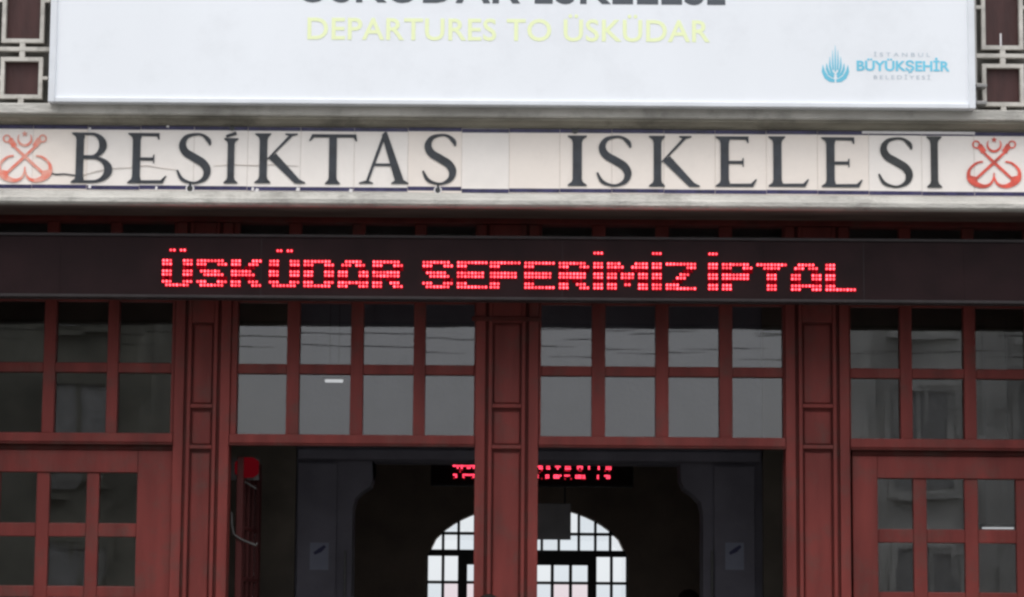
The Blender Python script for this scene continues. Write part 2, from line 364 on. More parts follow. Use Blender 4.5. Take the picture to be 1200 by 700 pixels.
# ---------------------------------------------------------------- timber posts
def post(pxc, wl, wr):
    """pxc: centre px; wl, wr: half widths of the whole post; stiles, mouldings, recessed panels"""
    P = thing_part('post')
    x0, x1 = X(pxc - wl, 450, 0), X(pxc + wr, 450, 0); c = (x0 + x1) / 2; hw = (x1 - x0) / 2
    bx('post_core', M['wood'], P, x0 + .001, x1 - .001, .035, .16, 0, zs - .037)
    # outer stiles and inner stiles
    for s in (-1, 1):
        a, b = c + s * hw, c + s * (hw - .062); bx('stile', M['wood'], P, a, b, -.002, .036, .02, zs - .038, .004)
        a, b = c + s * (hw - .064), c + s * (hw - .079); bx('bead', M['wood_dark'], P, a, b, .008, .036, .02, zs - .038, .004)  # darkened to deepen the shade of the groove
        a, b = c + s * (hw - .081), c + s * (hw - .104); bx('inner_stile', M['wood'], P, a, b, -.010, .036, .02, zs - .038, .004)
    ih = hw - .105
    Y_ = 0
    z_a, z_b = Z(pxc, 476, 0), Z(pxc, 482, 0); z_c, z_d = Z(pxc, 524, 0), Z(pxc, 531, 0)
    ztop = Z(pxc, 378, 0)
    bx('rail', M['wood'], P, c - ih, c + ih, -.008, .036, ztop, zs - .04, .004)
    bx('rail', M['wood'], P, c - ih, c + ih, -.014, .036, z_a - .012, z_a + .012, .003)
    bx('rail', M['wood'], P, c - ih, c + ih, -.014, .036, z_c - .012, z_c + .012, .003)
    g = .009
    for a, b in ((z_a + .018, ztop - .012), (z_c + .018, z_a - .034), (1.0, z_c - .034), (.12, .95)):
        bx('panel', M['wood'], P, c - ih + g, c + ih - g, .014, .036, a, b, .007)
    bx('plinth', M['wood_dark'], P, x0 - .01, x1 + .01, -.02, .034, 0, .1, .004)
    return P
post(-113, 30, 33)
post(237.5, 33.5, 32); post(595, 38, 36); post(958.5, 38, 37)
post(1322, 33, 33)
# capital moulding across the top of the middle post
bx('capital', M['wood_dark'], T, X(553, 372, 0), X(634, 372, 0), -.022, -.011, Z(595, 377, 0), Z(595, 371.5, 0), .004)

# ---------------------------------------------------------------- transom windows
ztr = Z(600, 513, 0), Z(600, 524.5, 0)
def pane(parent, X0, X1, Z0, Z1, y=.075):
    o = bx('pane', M['glass'], parent, X0, X1, y, y + .005, Z0, Z1)
    o.rotation_euler = (0, 0, 0); return o
def grid(parent, cols, rows, ref, y0, y1, mw_mat, m='muntin'):
    """cols: px ranges of the panes, rows: px y ranges at x=ref; builds panes, muntins"""
    xs = [(X(a, 450, 0), X(b, 450, 0)) for a, b in cols]; zz = [(Z(ref, b, 0), Z(ref, a, 0)) for a, b in rows]
    for (a, b) in xs:
        for (c, d) in zz: 
            tiltx = random.uniform(-.0006, .0006)
            mbp = MB(); yy = .07
            mbp.add([(a - .004, yy + tiltx, c - .004), (b + .004, yy - tiltx, c - .004), (b + .004, yy - tiltx + .004, c - .004), (a - .004, yy + tiltx + .004, c - .004),
                     (a - .004, yy, d + .004), (b + .004, yy + tiltx, d + .004), (b + .004, yy + tiltx + .004, d + .004), (a - .004, yy + .004, d + .004)],
                    [(0, 3, 2, 1), (4, 5, 6, 7), (0, 1, 5, 4), (1, 2, 6, 5), (2, 3, 7, 6), (3, 0, 4, 7)])
            mbp.build('pane', M['glass'], parent)
    xs.sort(); zz.sort()
    for i in range(len(xs) - 1): 
        bx(m, M['wood'], parent, xs[i][1], xs[i + 1][0], y0, y1, zz[0][0], zz[-1][1], .005)
    for i in range(len(zz) - 1):
        for j in range(len(xs)):
            bx(m, M['wood'], parent, xs[j][0] + .0005, xs[j][1] - .0005, y0 + .003, y1 - .003, zz[i][1], zz[i + 1][0], .005)
    return xs, zz
def transom(name_cols, xa, xb, ref):
    W = thing_part('transom_window')
    k = (ref - 600) * .0074
    rows = [(263 + k, 344 + k), (356 + k, 428 + k), (439.5 + k, 511 + k)]
    xs, zz = grid(W, name_cols, rows, ref, .025, .10, M['wood'])
    XA, XB = X(xa, 450, 0), X(xb, 450, 0)
    bx('sill', M['wood'], W, XA, XB, -.012, .13, Z(ref, 522 + k, 0), zz[0][0], .006)
    bx('drip_bead', M['wood_dark'], W, XA, XB, -.022, .02, Z(ref, 523.5 + k, 0) - .006, Z(ref, 522.2 + k, 0), .003)
    bx('jamb', M['wood'], W, XA, xs[0][0], .012, .12, zz[0][0], zs - .038, .004)
    bx('jamb', M['wood'], W, xs[-1][1], XB, .012, .12, zz[0][0], zs - .038, .004)
    bx('head', M['wood'], W, xs[0][0], xs[-1][1], .012, .12, zz[-1][1], zs - .037, .004)
    return W
transom([(277, 335), (350, 410), (425, 484), (498, 555.5)], 270, 556.7, 415)
transom([(634, 693.5), (709.5, 768.5), (784, 843.5), (859, 918.5)], 631.5, 920.2, 776)
transom([(-87, -24), (-12, 49), (63, 124), (137, 200)], -80 - 8, 203.6, 70)
transom([(997.5, 1056), (1070, 1131), (1145, 1204), (1218, 1277)], 996, 1288, 1140)

# ---------------------------------------------------------------- closed side doors
def closed_door(cols, xa, xb, ref, knob):
    D = thing_part('door')
    k = (ref - 600) * .0074
    rows = [(557 + k, 616.5 + k), (632.5 + k, 690.5 + k), (704 + k, 765 + k), (780 + k, 842 + k)]
    xs, zz = grid(D, cols, rows, ref, .045, .10, M['wood'])
    XA, XB = X(xa, 600, 0), X(xb, 600, 0)
    ztop = Z(ref, 531 + k, 0)
    bx('door_stile', M['wood'], D, XA, xs[0][0], .03, .11, .02, ztop, .005)
    bx('door_stile', M['wood'], D, xs[-1][1], XB, .03, .11, .02, ztop, .005)
    bx('door_rail', M['wood'], D, xs[0][0], xs[-1][1], .031, .11, zz[-1][1], ztop, .005)
    bx('door_rail', M['wood'], D, xs[0][0], xs[-1][1], .031, .11, .02, zz[0][0], .005)
    bx('door_panel', M['wood_dark'], D, xs[0][0] + .08, xs[-1][1] - .08, .018, .032, .12, zz[0][0] - .1, .008)
    bx('head_stop', M['wood_dark'], D, XA, XB, .04, .12, ztop + .003, Z(ref, 524 + k, 0) - .004, .003)
    MB().tube([(knob, .03, 1.05), (knob, -.02, 1.05), (knob, -.02, 1.2), (knob, .03, 1.2)], .01, 8).build('handle', M['metal'], D, 0, True)
    return D
closed_door([(-57, -13), (2, 45), (60, 103.5), (118, 163)], -82, 200, 100, X(180, 600, 0))
closed_door([(1028, 1070), (1085.5, 1130), (1145.5, 1190), (1205, 1249)], 1000, 1287, 1110, X(1012, 600, 0))

# open leaves, folded back into the hall
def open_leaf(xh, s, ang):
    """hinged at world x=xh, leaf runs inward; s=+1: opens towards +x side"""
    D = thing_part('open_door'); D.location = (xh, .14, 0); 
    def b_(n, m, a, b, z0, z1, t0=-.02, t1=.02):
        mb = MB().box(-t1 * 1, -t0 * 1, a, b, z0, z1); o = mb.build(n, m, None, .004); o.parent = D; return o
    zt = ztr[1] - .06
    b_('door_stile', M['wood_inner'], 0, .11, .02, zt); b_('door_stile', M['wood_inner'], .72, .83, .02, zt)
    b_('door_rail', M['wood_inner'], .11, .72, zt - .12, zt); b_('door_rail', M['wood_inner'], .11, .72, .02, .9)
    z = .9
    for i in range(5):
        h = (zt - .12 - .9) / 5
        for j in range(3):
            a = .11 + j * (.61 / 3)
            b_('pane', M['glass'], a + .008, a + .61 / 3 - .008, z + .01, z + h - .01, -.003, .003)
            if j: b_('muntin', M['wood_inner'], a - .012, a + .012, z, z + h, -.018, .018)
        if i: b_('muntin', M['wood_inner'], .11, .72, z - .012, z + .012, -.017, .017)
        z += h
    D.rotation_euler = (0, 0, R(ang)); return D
L1 = open_leaf(X(271, 600, .14) + .05, 1, -2.5)
L2 = open_leaf(X(919, 600, .14) + .01, -1, -6.8)
# push bar on the left open leaf
pb = MB().tube([at(271.5, 600, .128), at(271.5, 614, .128), at(273.5, 626, .128), at(282, 632, .128), at(300, 639.5, .128), at(301.5, 636, .128)], .007, 6)
o = pb.build('push_bar', M['dim_metal'], T, 0, True)

# ================================================================ hall inside
HZ = 4.02
YB = 9.0
hw = MB().box(-6.4, -6.2, .16, YB + .3, 0, HZ + .2).box(6.2, 6.4, .16, YB + .3, 0, HZ + .2)
hw.box(-6.2, -3.75, .31, .45, 0, HZ).box(3.8, 6.2, .31, .45, 0, HZ)
hw.build('hall_side_wall', M['hall'], T)
bx('hall_ceiling', M['ceil'], T, -6.2, 6.2, .305, YB + .3, HZ + .02, HZ + .16)
def arch_wall(name, x0, x1, z1, curve, ya, yb, m):
    """curve: (x,z) from left foot up and over to right foot, feet at z=0"""
    mb = MB(); cl, cr = curve[0][0], curve[-1][0]
    mb.box(x0, cl, ya, yb, 0, z1); mb.box(cr, x1, ya, yb, 0, z1)
    for (a, za), (b, zb) in zip(curve[1:-1], curve[2:-1]):
        if abs(a - b) < 1e-5: continue
        mb.prism([(a, za), (b, zb), (b, z1), (a, z1)], ya, yb)
    return mb.build(name, m, T)
# inner portal, 2.4 m in
YP = 2.4
def P_(px, py, Y=YP): p = at(px, py, Y); return (p.x, p.z)
lc = [P_(415, 640), P_(413, 596), P_(416, 584), P_(424, 576), P_(434, 570), P_(437, 561), P_(436, 541)]
rc = [P_(797, 544), P_(798, 562), P_(802, 572), P_(812, 579), P_(821, 588), P_(824, 600), P_(824, 640)]
lc[0] = (lc[1][0], 0); rc[-1] = (rc[-2][0], 0)
arch_wall('inner_portal', -6.19, 6.19, HZ + .01, lc + rc, YP, YP + .35, M['portal'])
# dark sheets added as the unlit side walls beside its broad pilasters
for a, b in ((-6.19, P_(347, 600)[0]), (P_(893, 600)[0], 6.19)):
    bx('dim_side_wall', M['hanging'], T, a, b, YP - .09, YP - .01, 0, HZ)
for a, b in ((349, 395), (836, 884)):
    bx('pilaster', M['portal'], T, P_(a, 600)[0], P_(b, 600)[0], YP - .05, YP + .01, 0, P_(600, 545)[1], .006)
bx('portal_beam', M['portal'], T, P_(350, 540)[0], P_(890, 540)[0], YP - .12, YP + .01, P_(600, 541)[1], P_(600, 529)[1], .01)

# back wall with arched window
def Bk(px, py): p = at(px, py, YB); return (p.x, p.z)
xl, xr = Bk(500.5, 660)[0], Bk(735.5, 660)[0]
cx_, hwid = (xl + xr) / 2, (xr - xl) / 2
zsp = Z(617, 652, YB); rise = Z(617, 592, YB) - zsp
cv = [(xl, 0)]
for i in range(0, 25):
    t = -1 + 2 * i / 24
    cv.append((cx_ + t * hwid, zsp + rise * (max(0, 1 - abs(t) ** 2.1)) ** .60))
cv.append((xr, 0))
arch_wall('hall_back_wall', -6.2, 6.2, HZ + .01, cv, YB, YB + .35, M['hall'])
AW = thing_part('arched_window')
def archz(x): 
    t = min(1, abs((x - cx_) / hwid)); return zsp + rise * (max(0, 1 - t ** 2.1)) ** .60
yA, yB_ = YB + .08, YB + .14
def vbar(pxa, pxb, pya, pyb, top_arch=False, n='muntin'):
    xa, xb = Bk(pxa, 650)[0], Bk(pxb, 650)[0]; z0 = Z(617, pyb, YB); z1 = archz((xa + xb) / 2) + .02 if top_arch else Z(617, pya, YB)
    bx(n, M['dark_metal'], AW, xa, xb, yA, yB_, z0, z1)
def hbar(pya, pyb, pxa=500, pxb=736, n='muntin'):
    bx(n, M['dark_metal'], AW, Bk(pxa, 650)[0], Bk(pxb, 650)[0], yA - .004, yB_ + .004, Z(617, pyb, YB), Z(617, pya, YB))
for p in (518.8, 537, 556.3, 575, 595, 615, 635, 655, 678.5, 698, 715.5): vbar(p - 1.6, p + 1.6, 0, 646, True)
hbar(623.6, 627)
hbar(644.5, 652, n='transom_bar')
vbar(536.5, 547.5, 650, 1000, n='door_post'); vbar(689, 699.5, 650, 1000, n='door_post')
hbar(652, 662, 547.5, 689, n='door_head')
vbar(499.5, 501.5, 652, 1000); vbar(734, 736.5, 652, 1000)
for p in (519, 717): vbar(p - 1.7, p + 1.7, 652, 1000)
for p in (566, 586, 607, 627.5, 647.5, 669): vbar(p - 1.9, p + 1.9, 662, 1000)
for y in (681.5, 712, 742, 772): hbar(y - .3, y + 3.1)
gl_ = [M['glass_far'], glass('greyish_hall_glass', (.76, .78, .79), 1.45), glass('rosy_hall_glass', (.80, .745, .75), 1.45)]
def cells(xs_, zs_, top):
    for i in range(len(xs_) - 1):
        for j in range(len(zs_) - 1):
            a, b = Bk(xs_[i], 650)[0], Bk(xs_[i + 1], 650)[0]; c, d = Z(617, zs_[j + 1], YB), Z(617, zs_[j], YB)
            if top:
                up = [(a + (b - a) * k / 4, min(d, archz(a + (b - a) * k / 4))) for k in range(5)]
                if max(p[1] for p in up) <= c + .004: continue
                up = [(x, max(z, c + .001)) for x, z in up]
            else: up = [(a, d), (b, d)]
            low = zs_[j] > 670
            MB().prism([(a, c), (b, c)] + up[::-1], YB + .11, YB + .114).build('pane', random.choice(gl_[1:] if low else gl_[:2]), AW)
cells([500.5, 518.8, 537, 556.3, 575, 595, 615, 635, 655, 678.5, 698, 715.5, 735.5], [585, 625, 648], True)
cells([500.5, 519, 541], [651, 683, 713, 743, 773, 860], False); cells([694, 717, 735.5], [651, 683, 713, 743, 773, 860], False)
cells([545, 566, 586, 607, 627.5, 647.5, 669, 691], [660, 683, 713, 743, 773, 860], False)

# hanging slate board in front of the window
HS = thing('hanging_board', 'dark slate board hanging in the hall in front of the arched window', 'sign', (0, 6, 0))
a, b, c, d = rect(622, 590, 669, 632.5, 6.0)
bx('board', M['navybox'], HS, a, b, 6.0, 6.05, c, d, .004)
for f in (.15, .85):
    xx = a + (b - a) * f; bx('hanger', M['dark_metal'], HS, xx - .006, xx + .006, 6.02, 6.03, d, HZ + .02)

# LED board inside the hall
IL = thing('hall_display_board', 'small red lettered electronic display hanging deep inside the dark hall', 'display board', (0, 5, 0))
YI = 5.0
a, b, c, d = rect(505, 541, 742, 570, YI)
bx('housing', M['board'], IL, a, b, YI, YI + .1, c, d, .005)
bx('lower_trim', M['board_trim'], IL, a, b, YI - .008, YI - .001, c, c + .012)
for f in (.1, .9):
    xx = a + (b - a) * f; bx('hanger', M['dark_metal'], IL, xx - .008, xx + .008, YI + .04, YI + .056, d, HZ + .02)
mb = MB(); mb2 = MB()
pat_top = [(530.5, 556), (629, 636), (640, 645), (650, 657), (662, 670), (676, 684), (689, 692), (700.5, 703.5), (709.5, 716)]
pat_bot = [(531, 536.5), (542, 556), (629, 632), (639, 643), (648.5, 657), (661, 669), (674, 686), (699.5, 702.5), (708, 716)]
for segs, y0 in ((pat_top, 546.6), (pat_bot, 557.2)):
    for x0, x1 in segs:
        nx = max(1, round((x1 - x0) / 2.35))
        for i in range(nx):
            for j in range(2):
                px_, py_ = x0 + 1.2 + i * 2.35, y0 + (px_ - 617) * .004 + j * 2.4 if False else y0 + j * 2.4
                p = at(px_, py_ + (px_ - 617) * .0074, YI); q = .0058
                if not (j == 1 and random.random() < .3): mb.box(p.x - q, p.x + q, YI - .008, YI - .001, p.z - q, p.z + q)
mb.build('lit_diodes', M['led_far'], IL)['kind'] = 'stuff'
for x0, x1 in ((531, 556), (629, 645), (649, 658), (661, 671), (675, 686), (700, 703), (708, 716)):
    nx = round((x1 - x0) / 2.35)
    for i in range(nx):
        for j in (-1, 2, 3, 6):
            p = at(x0 + 1.2 + i * 2.35, 546.6 + j * 2.4 + (x0 - 617) * .0074, YI); q = .005
            if random.random() < .22: mb2.box(p.x - q, p.x + q, YI - .007, YI - .001, p.z - q, p.z + q)
mb2.build('faint_diodes', M['led_dim'], IL)['kind'] = 'stuff'

# notices on the pilasters
for i, (px_, lab) in enumerate(((374, 'grey paper notice with a slanting dark mark on the left inner pilaster'), (861, 'grey paper notice with a slanting dark mark on the right inner pilaster'))):
    N = thing('notice', lab, 'notice', (0, YP - .06, 0), 'paper notices on the inner pilasters')
    a, b, c, d = rect(px_ - 11, 636, px_ + 11, 668, YP - .06)
    bx('paper', M['poster'], N, a, b, YP - .056, YP - .0525, c, d)
    s = MB().strip([P_(px_ - 6, 649, YP - .06), P_(px_ + 1, 645, YP - .06), P_(px_ + 7, 640, YP - .06)], [.02, .032, .02], YP - .0585, YP - .0575)
    s.build('printed_mark', M['poster_ink'], N)

# red box on the wall inside the left doorway
RB = thing('wall_alarm_box', 'small dimly lit red box fixed inside the left doorway near the lintel', 'alarm box', tuple(at(288, 548, .13)))
a, b, c, d = rect(275, 536, 302, 560, .16)
MB().prism([(a, c + .03), (a + .03, c), (b - .03, c + .006), (b, c + .03), (b, d - .02), (b - .03, d), (a + .05, d), (a, d - .03)], .16, .24).build('casing', M['redbox'], RB, .008)
bx('bracket', M['dim_metal'], RB, a - .04, b, 0.24, .25, c - .01, d)
MB().tube([at(277, 562, .2), at(289, 566, .2), at(300, 573, .2)], .006, 5).build('arm', M['dim_metal'], RB)

# fluorescent lamps seen through panes
for a_, b_, y_, Y_, lab in ((381, 402, 446.5, 1.7, 'short lit tube lamp seen through the second lower pane left of the middle post'), (1151, 1188, 619, 1.8, 'long lit tube lamp seen through the right door pane')):
    F = thing('tube_lamp', lab, 'ceiling lamp', tuple(at((a_ + b_) / 2, y_, Y_)), 'tube lamps in the hall')
    p, q = at(a_, y_, Y_), at(b_, y_ + .2, Y_)
    MB().tube([p, q], .011 if a_ < 500 else .006, 8).build('tube', M['tube'], F, 0, True)
    bx('lamp_body', M['dark_metal'], F, p.x - .02, q.x + .02, Y_ - .01, Y_ + .03, p.z + .012, p.z + .03, .004)
    for xx in (p.x + .03, q.x - .03): bx('hanger', M['dark_metal'], F, xx - .002, xx + .002, Y_, Y_ + .004, p.z + .03, HZ + .02)

# ================================================================ banner
yb = -.93
BN = thing('banner', 'white departures banner with pale green and grey lettering and blue city logo', 'banner', (0, yb, zu1))
x0, x1 = X(57, 90, yb), X(1143, 90, yb); z0 = Z(600, 123.6, yb)
ztopb = z0 + 1.75
pj = [x0 + .04, X(196, 90, yb), X(594, 90, yb), X(992, 90, yb), x1 - .04]
for i in range(4): bx('panel', M['banner'], BN, pj[i], pj[i + 1], yb + .012 + .0003 * (i % 2), yb + .16, z0 + .03, ztopb - .04)
bx('frame_bar', M['banner_frame'], BN, x0 + .041, x1 - .041, yb - .004, yb + .17, z0, z0 + .030, .005)
bx('frame_bar', M['banner_frame'], BN, x0 + .041, x1 - .041, yb - .004, yb + .17, ztopb - .04, ztopb, .005)
bx('frame_bar', M['banner_frame'], BN, x0, x0 + .040, yb - .004, yb + .17, z0, ztopb, .005)
bx('frame_bar', M['banner_frame'], BN, x1 - .040, x1, yb - .004, yb + .17, z0, ztopb, .005)
for y_ in (101, 121):
    a, b, c, d = rect(1143.5, y_ - 2, 1156, y_ + 2, -.80)
    bx('bracket', M['metal'], BN, a, b, -.82, -.73, c, d, .003)
yt = yb + .0105
def text(s, name, m, parent, px0, px1, pbase, pcap, bold=0.0, spacing=1.0, y=None):
    yy = yt if y is None else y
    cu = bpy.data.curves.new(name, 'FONT'); cu.body = s; cu.size = 1; cu.offset = bold; cu.space_character = spacing; cu.resolution_u = 4
    o = bpy.data.objects.new(name, cu); COL.objects.link(o)
    dg = bpy.context.evaluated_depsgraph_get(); me = bpy.data.meshes.new_from_object(o.evaluated_get(dg)); bpy.data.objects.remove(o)
    # cap height from a plain capital
    cu2 = bpy.data.curves.new('h', 'FONT'); cu2.body = 'E'; cu2.offset = bold
    o2 = bpy.data.objects.new('h', cu2); COL.objects.link(o2)
    dg = bpy.context.evaluated_depsgraph_get(); m2 = bpy.data.meshes.new_from_object(o2.evaluated_get(dg)); bpy.data.objects.remove(o2)
    cap = max(v.co.y for v in m2.vertices); lo = min(v.co.y for v in m2.vertices); bpy.data.meshes.remove(m2)
    xs = [v.co.x for v in me.vertices]; a, b = min(xs), max(xs)
    pm = (px0 + px1) / 2
    A, B = X(px0, pbase, yy), X(px1, pbase, yy); zb, zc_ = Z(pm, pbase, yy), Z(pm, pcap, yy)
    for v in me.vertices:
        v.co = Vector((A + (v.co.x - a) / (b - a) * (B - A), yy, zb + (v.co.y - lo) / (cap - lo) * (zc_ - zb)))
    b_ = bmesh.new(); b_.from_mesh(me); bmesh.ops.remove_doubles(b_, verts=b_.verts, dist=1e-5)
    bmesh.ops.triangulate(b_, faces=b_.faces)
    for f in b_.faces:
        f.normal_update(); f.smooth = False
        if f.normal.y > 0: f.normal_flip()
    b_.to_mesh(me); b_.free()
    me.materials.clear(); me.materials.append(m)
    ob = bpy.data.objects.new(name, me); COL.objects.link(ob); put(ob, parent)
    return ob
text('ÜSKÜDAR İSKELESİ', 'lettering', M['grey_print'], BN, 349, 850, 4.2, -37, .018, 1.03)
text('DEPARTURES TO ÜSKÜDAR', 'lettering', M['pale_green'], BN, 360, 832, 48, 22.5, .013, 1.03)
text('BÜYÜKŞEHİR', 'lettering', M['blue_print'], BN, 1004, 1113, 83.5, 71.5, .03, 1.0)
text('İSTANBUL', 'lettering', M['mid_print'], BN, 1024, 1090, 66.5, 62, 0, 1.6)
text('BELEDİYESİ', 'lettering', M['mid_print'], BN, 1024, 1090, 93, 88.5, 0, 1.5)
# city logo: cup of leaves with rising spires
lg = MB()
lcx, lcz = at(979, 82, yt).x, at(979, 82, yt).z; U = 1 / 202.0
def lp(x, y): return (lcx + x * U, lcz - y * U)
for s in (-1, 1):
    pts = [lp(s * 15, -6), lp(s * 14.5, 2), lp(s * 11, 9), lp(s * 6, 12.5), lp(s * 1, 13.5)]
    lg.strip(pts, [.4 * U, 4 * U, 5 * U, 5 * U, 3.5 * U], yt, yt + .001)
    lg.strip([lp(s * 10.5, -8), lp(s * 10, -1), lp(s * 7.5, 5), lp(s * 2, 9)], [.4 * U, 3 * U, 3.5 * U, 3 * U], yt, yt + .001)
    lg.strip([lp(s * 6.5, -16), lp(s * 6.5, -4), lp(s * 4.5, 3), lp(s * 1.5, 6)], [.4 * U, 2.4 * U, 2.8 * U, 2.4 * U], yt, yt + .001)
    lg.strip([lp(s * 3.2, -24), lp(s * 3.2, -8), lp(s * 2.6, 0)], [.3 * U, 1.9 * U, 2.0 * U], yt, yt + .001)
lg.strip([lp(0, -30), lp(0, -12), lp(0, 2)], [.3 * U, 1.8 * U, 2.0 * U], yt, yt + .001)
lg.build('logo', M['blue_print'], BN)

# ================================================================ tiled name band
TS = thing('name_sign', 'cream tiled name band with dark serif capitals, navy borders and red anchor emblems', 'sign', (0, YF, zt0))
bx('mortar_bed', M['grout'], TS, -7.9, 7.9, YF + .003, YF + .0115, zt0 + .001, zt1 - .001)
joints = [-86, -26, 38, 102, 164, 227, 290, 352, 415, 478, 541, 596.5, 656, 717, 778, 838, 898, 958, 1018, 1080, 1141.5, 1203, 1264, 1326]
zn0a, zn0b = Z(600, 225.5, YF), Z(600, 220.8, YF); zn1a, zn1b = Z(600, 155.5, YF), Z(600, 151, YF)
for i in range(len(joints) - 1):
    a, b = X(joints[i], 190, YF) + .0009, X(joints[i + 1], 190, YF) - .0009
    dz = random.uniform(-.002, .002); dy = random.uniform(-.0006, .0006)
    if i == 9: dz = .006
    if i == 10: dz = -.005
    MB().box(a, b, YF + dy, YF + .008, zt0 + .002, zt1 - .002).build('tile', M['tile2'] if random.random() < .4 or i > 17 else M['tile'], TS, .0015)
    f = YF + dy - .0015
    lo = MB().box(a + .0005, b - .0005, f, f + .001, zn0a + dz, zn0b + dz); 
    hi = MB().box(a + .0005, b - .0005, f, f + .001, zn1a + dz * .5, zn1b + dz * .5)
    lo.build('border_stripe', M['navy'], TS); hi.build('border_stripe', M['navy'], TS)
YT = YF - .0062; YT1 = YT + .002

def cr(pts, n=6):
    """smooth (x, z, w) spine"""
    o = []
    P = [pts[0]] + pts + [pts[-1]]
    for i in range(1, len(P) - 2):
        for k in range(n):
            t = k / n
            o.append(tuple(.5 * (2 * b + (c - a) * t + (2 * a - 5 * b + 4 * c - d) * t * t + (3 * b - a - 3 * c + d) * t ** 3) for a, b, c, d in zip(P[i - 1], P[i], P[i + 1], P[i + 2])))
    o.append(pts[-1]); return o
class Glyph:
    """letter in cap-height units, drawn on the tile plane; x from 0"""
    def __init__(s, px0, px1, py0, py1, w, m='ink'):
        xm = (px0 + px1) / 2
        s.x0 = X(px0, (py0 + py1) / 2, YT); s.x1 = X(px1, (py0 + py1) / 2, YT); s.z0 = Z(xm, py1, YT); s.z1 = Z(xm, py0, YT)
        s.sx = (s.x1 - s.x0) / w; s.sz = s.z1 - s.z0; s.mb = MB(); s.m = m; s.k = 0
    def T(s, x, z): return (s.x0 + x * s.sx, s.z0 + z * s.sz)
    def lay(s): s.k += 1; return YT - .00004 * s.k
    def poly(s, *pts): s.mb.prism([s.T(*p) for p in pts], s.lay(), YT1)
    def spine(s, pts):
        p = cr(pts); s.mb.strip([s.T(a, b) for a, b, c in p], [c * (s.sz) for a, b, c in p], s.lay(), YT1)
    def stem(s, a, b, z0=0, z1=1, l=.07, r=.07, feet=(1, 1)):
        h = .045
        pts = []
        if feet[0]: pts += [(a - l, z0), (b + r, z0), (b + r, z0 + h * .5), (b + .015, z0 + h * 1.8), (b, z0 + .14)]
        else: pts += [(a, z0), (b, z0)]
        if feet[1]: pts += [(b, z1 - .14), (b + .015, z1 - h * 1.8), (b + r, z1 - h * .5), (b + r, z1), (a - l, z1), (a - l, z1 - h * .5), (a - .015, z1 - h * 1.8), (a, z1 - .14)]
        else: pts += [(b, z1), (a, z1)]
        if feet[0]: pts += [(a, z0 + .14), (a - .015, z0 + h * 1.8), (a - l, z0 + h * .5)]
        s.poly(*pts)
    def bowl(s, x, z0, z1, xr, tv, th):
        zc, ry = (z0 + z1) / 2, (z1 - z0) / 2; n = 14
        xm = x + (xr - x) * .35; out = [(x, z0)]; inn = [(x, z0 + th)]
        for i in range(n + 1):
            t = -math.pi / 2 + math.pi * i / n
            out.append((xm + (xr - xm) * math.cos(t), zc + ry * math.sin(t)))
            inn.append((xm + (xr - tv - xm) * math.cos(t), zc + (ry - th) * math.sin(t)))
        out.append((x, z1)); inn.append((x, z1 - th))
        o = [s.T(*p) for p in out]; q = [s.T(*p) for p in inn]; y = s.lay(); n = len(o)
        vs = [(a, y, b) for a, b in o] + [(a, y, b) for a, b in q] + [(a, YT1, b) for a, b in o] + [(a, YT1, b) for a, b in q]
        fs = []
        for i in range(n - 1): fs += [(i, i + 1, n + i + 1, n + i), (i + 1, i, 2 * n + i, 2 * n + i + 1), (n + i, n + i + 1, 3 * n + i + 1, 3 * n + i)]
        s.mb.add(vs, fs)
    def done(s): return s.mb.build('letter', M[s.m], TS)
def gB(*a):
    g = Glyph(*a, .81); g.stem(.09, .24, l=.09, r=0.0); g.bowl(.22, .50, 1.0, .69, .15, .05); g.bowl(.22, 0, .53, .81, .16, .055); return g.done()
def gE(*a):
    g = Glyph(*a, .76); g.stem(.10, .25, l=.09, r=.03)
    g.poly((.24, 1), (.61, 1), (.61, .87), (.59, .87), (.565, .935), (.24, .94))
    g.poly((.24, .455), (.50, .455), (.50, .40), (.52, .40), (.52, .57), (.50, .57), (.49, .515), (.24, .515))
    g.poly((.24, 0), (.69, 0), (.76, .15), (.735, .15), (.65, .065), (.24, .06)); return g.done()
def gL(*a):
    g = Glyph(*a, .78); g.stem(.10, .26, l=.09, r=.07); g.poly((.24, 0), (.71, 0), (.78, .15), (.755, .15), (.67, .065), (.24, .06)); return g.done()
def gI(*a, m='ink'):
    g = Glyph(*a, .32, m); g.stem(.085, .235, l=.08, r=.08); return g.done()
def gT(*a):
    g = Glyph(*a, .90); g.stem(.375, .525, feet=(1, 0), z1=.97)
    g.poly((.04, 1), (.90, 1), (.92, .86), (.895, .86), (.85, .935), (.08, .935), (.0, .86), (-.02, .87)); return g.done()
def gA(*a):
    g = Glyph(*a, .98)
    g.poly((.13, .03), (.185, .03), (.50, .90), (.47, 1.0))
    g.poly((.44, .96), (.50, 1.02), (.54, 1.02), (.90, .03), (.72, .03))
    g.poly((.27, .35), (.67, .35), (.655, .40), (.285, .40))
    g.poly((.0, 0), (.28, 0), (.28, .02), (.185, .06), (.13, .06), (.0, .02)); g.poly((.64, 0), (.98, 0), (.98, .02), (.90, .07), (.72, .07), (.64, .02)); return g.done()
def gK(*a):
    g = Glyph(*a, 1.0); g.stem(.10, .25, l=.09, r=.07)
    g.poly((.22, .46), (.30, .50), (.76, .97), (.68, .97)); g.poly((.60, 1), (.84, 1), (.84, .975), (.76, .95), (.68, .95), (.60, .975))
    g.poly((.31, .52), (.42, .60), (.89, .08), (1.0, .025), (1.0, 0), (.80, 0), (.28, .50)); return g.done()
def gS(*a, m='ink'):
    g = Glyph(*a, .70, m)
    g.spine([(.665, .76, .03), (.63, .86, .085), (.52, .955, .055), (.38, .975, .05), (.20, .92, .085), (.125, .77, .135), (.19, .62, .15), (.37, .51, .155), (.54, .40, .155), (.615, .26, .145), (.57, .11, .10), (.42, .025, .05), (.27, .03, .05), (.12, .10, .07), (.03, .27, .035)])
    return g.done()
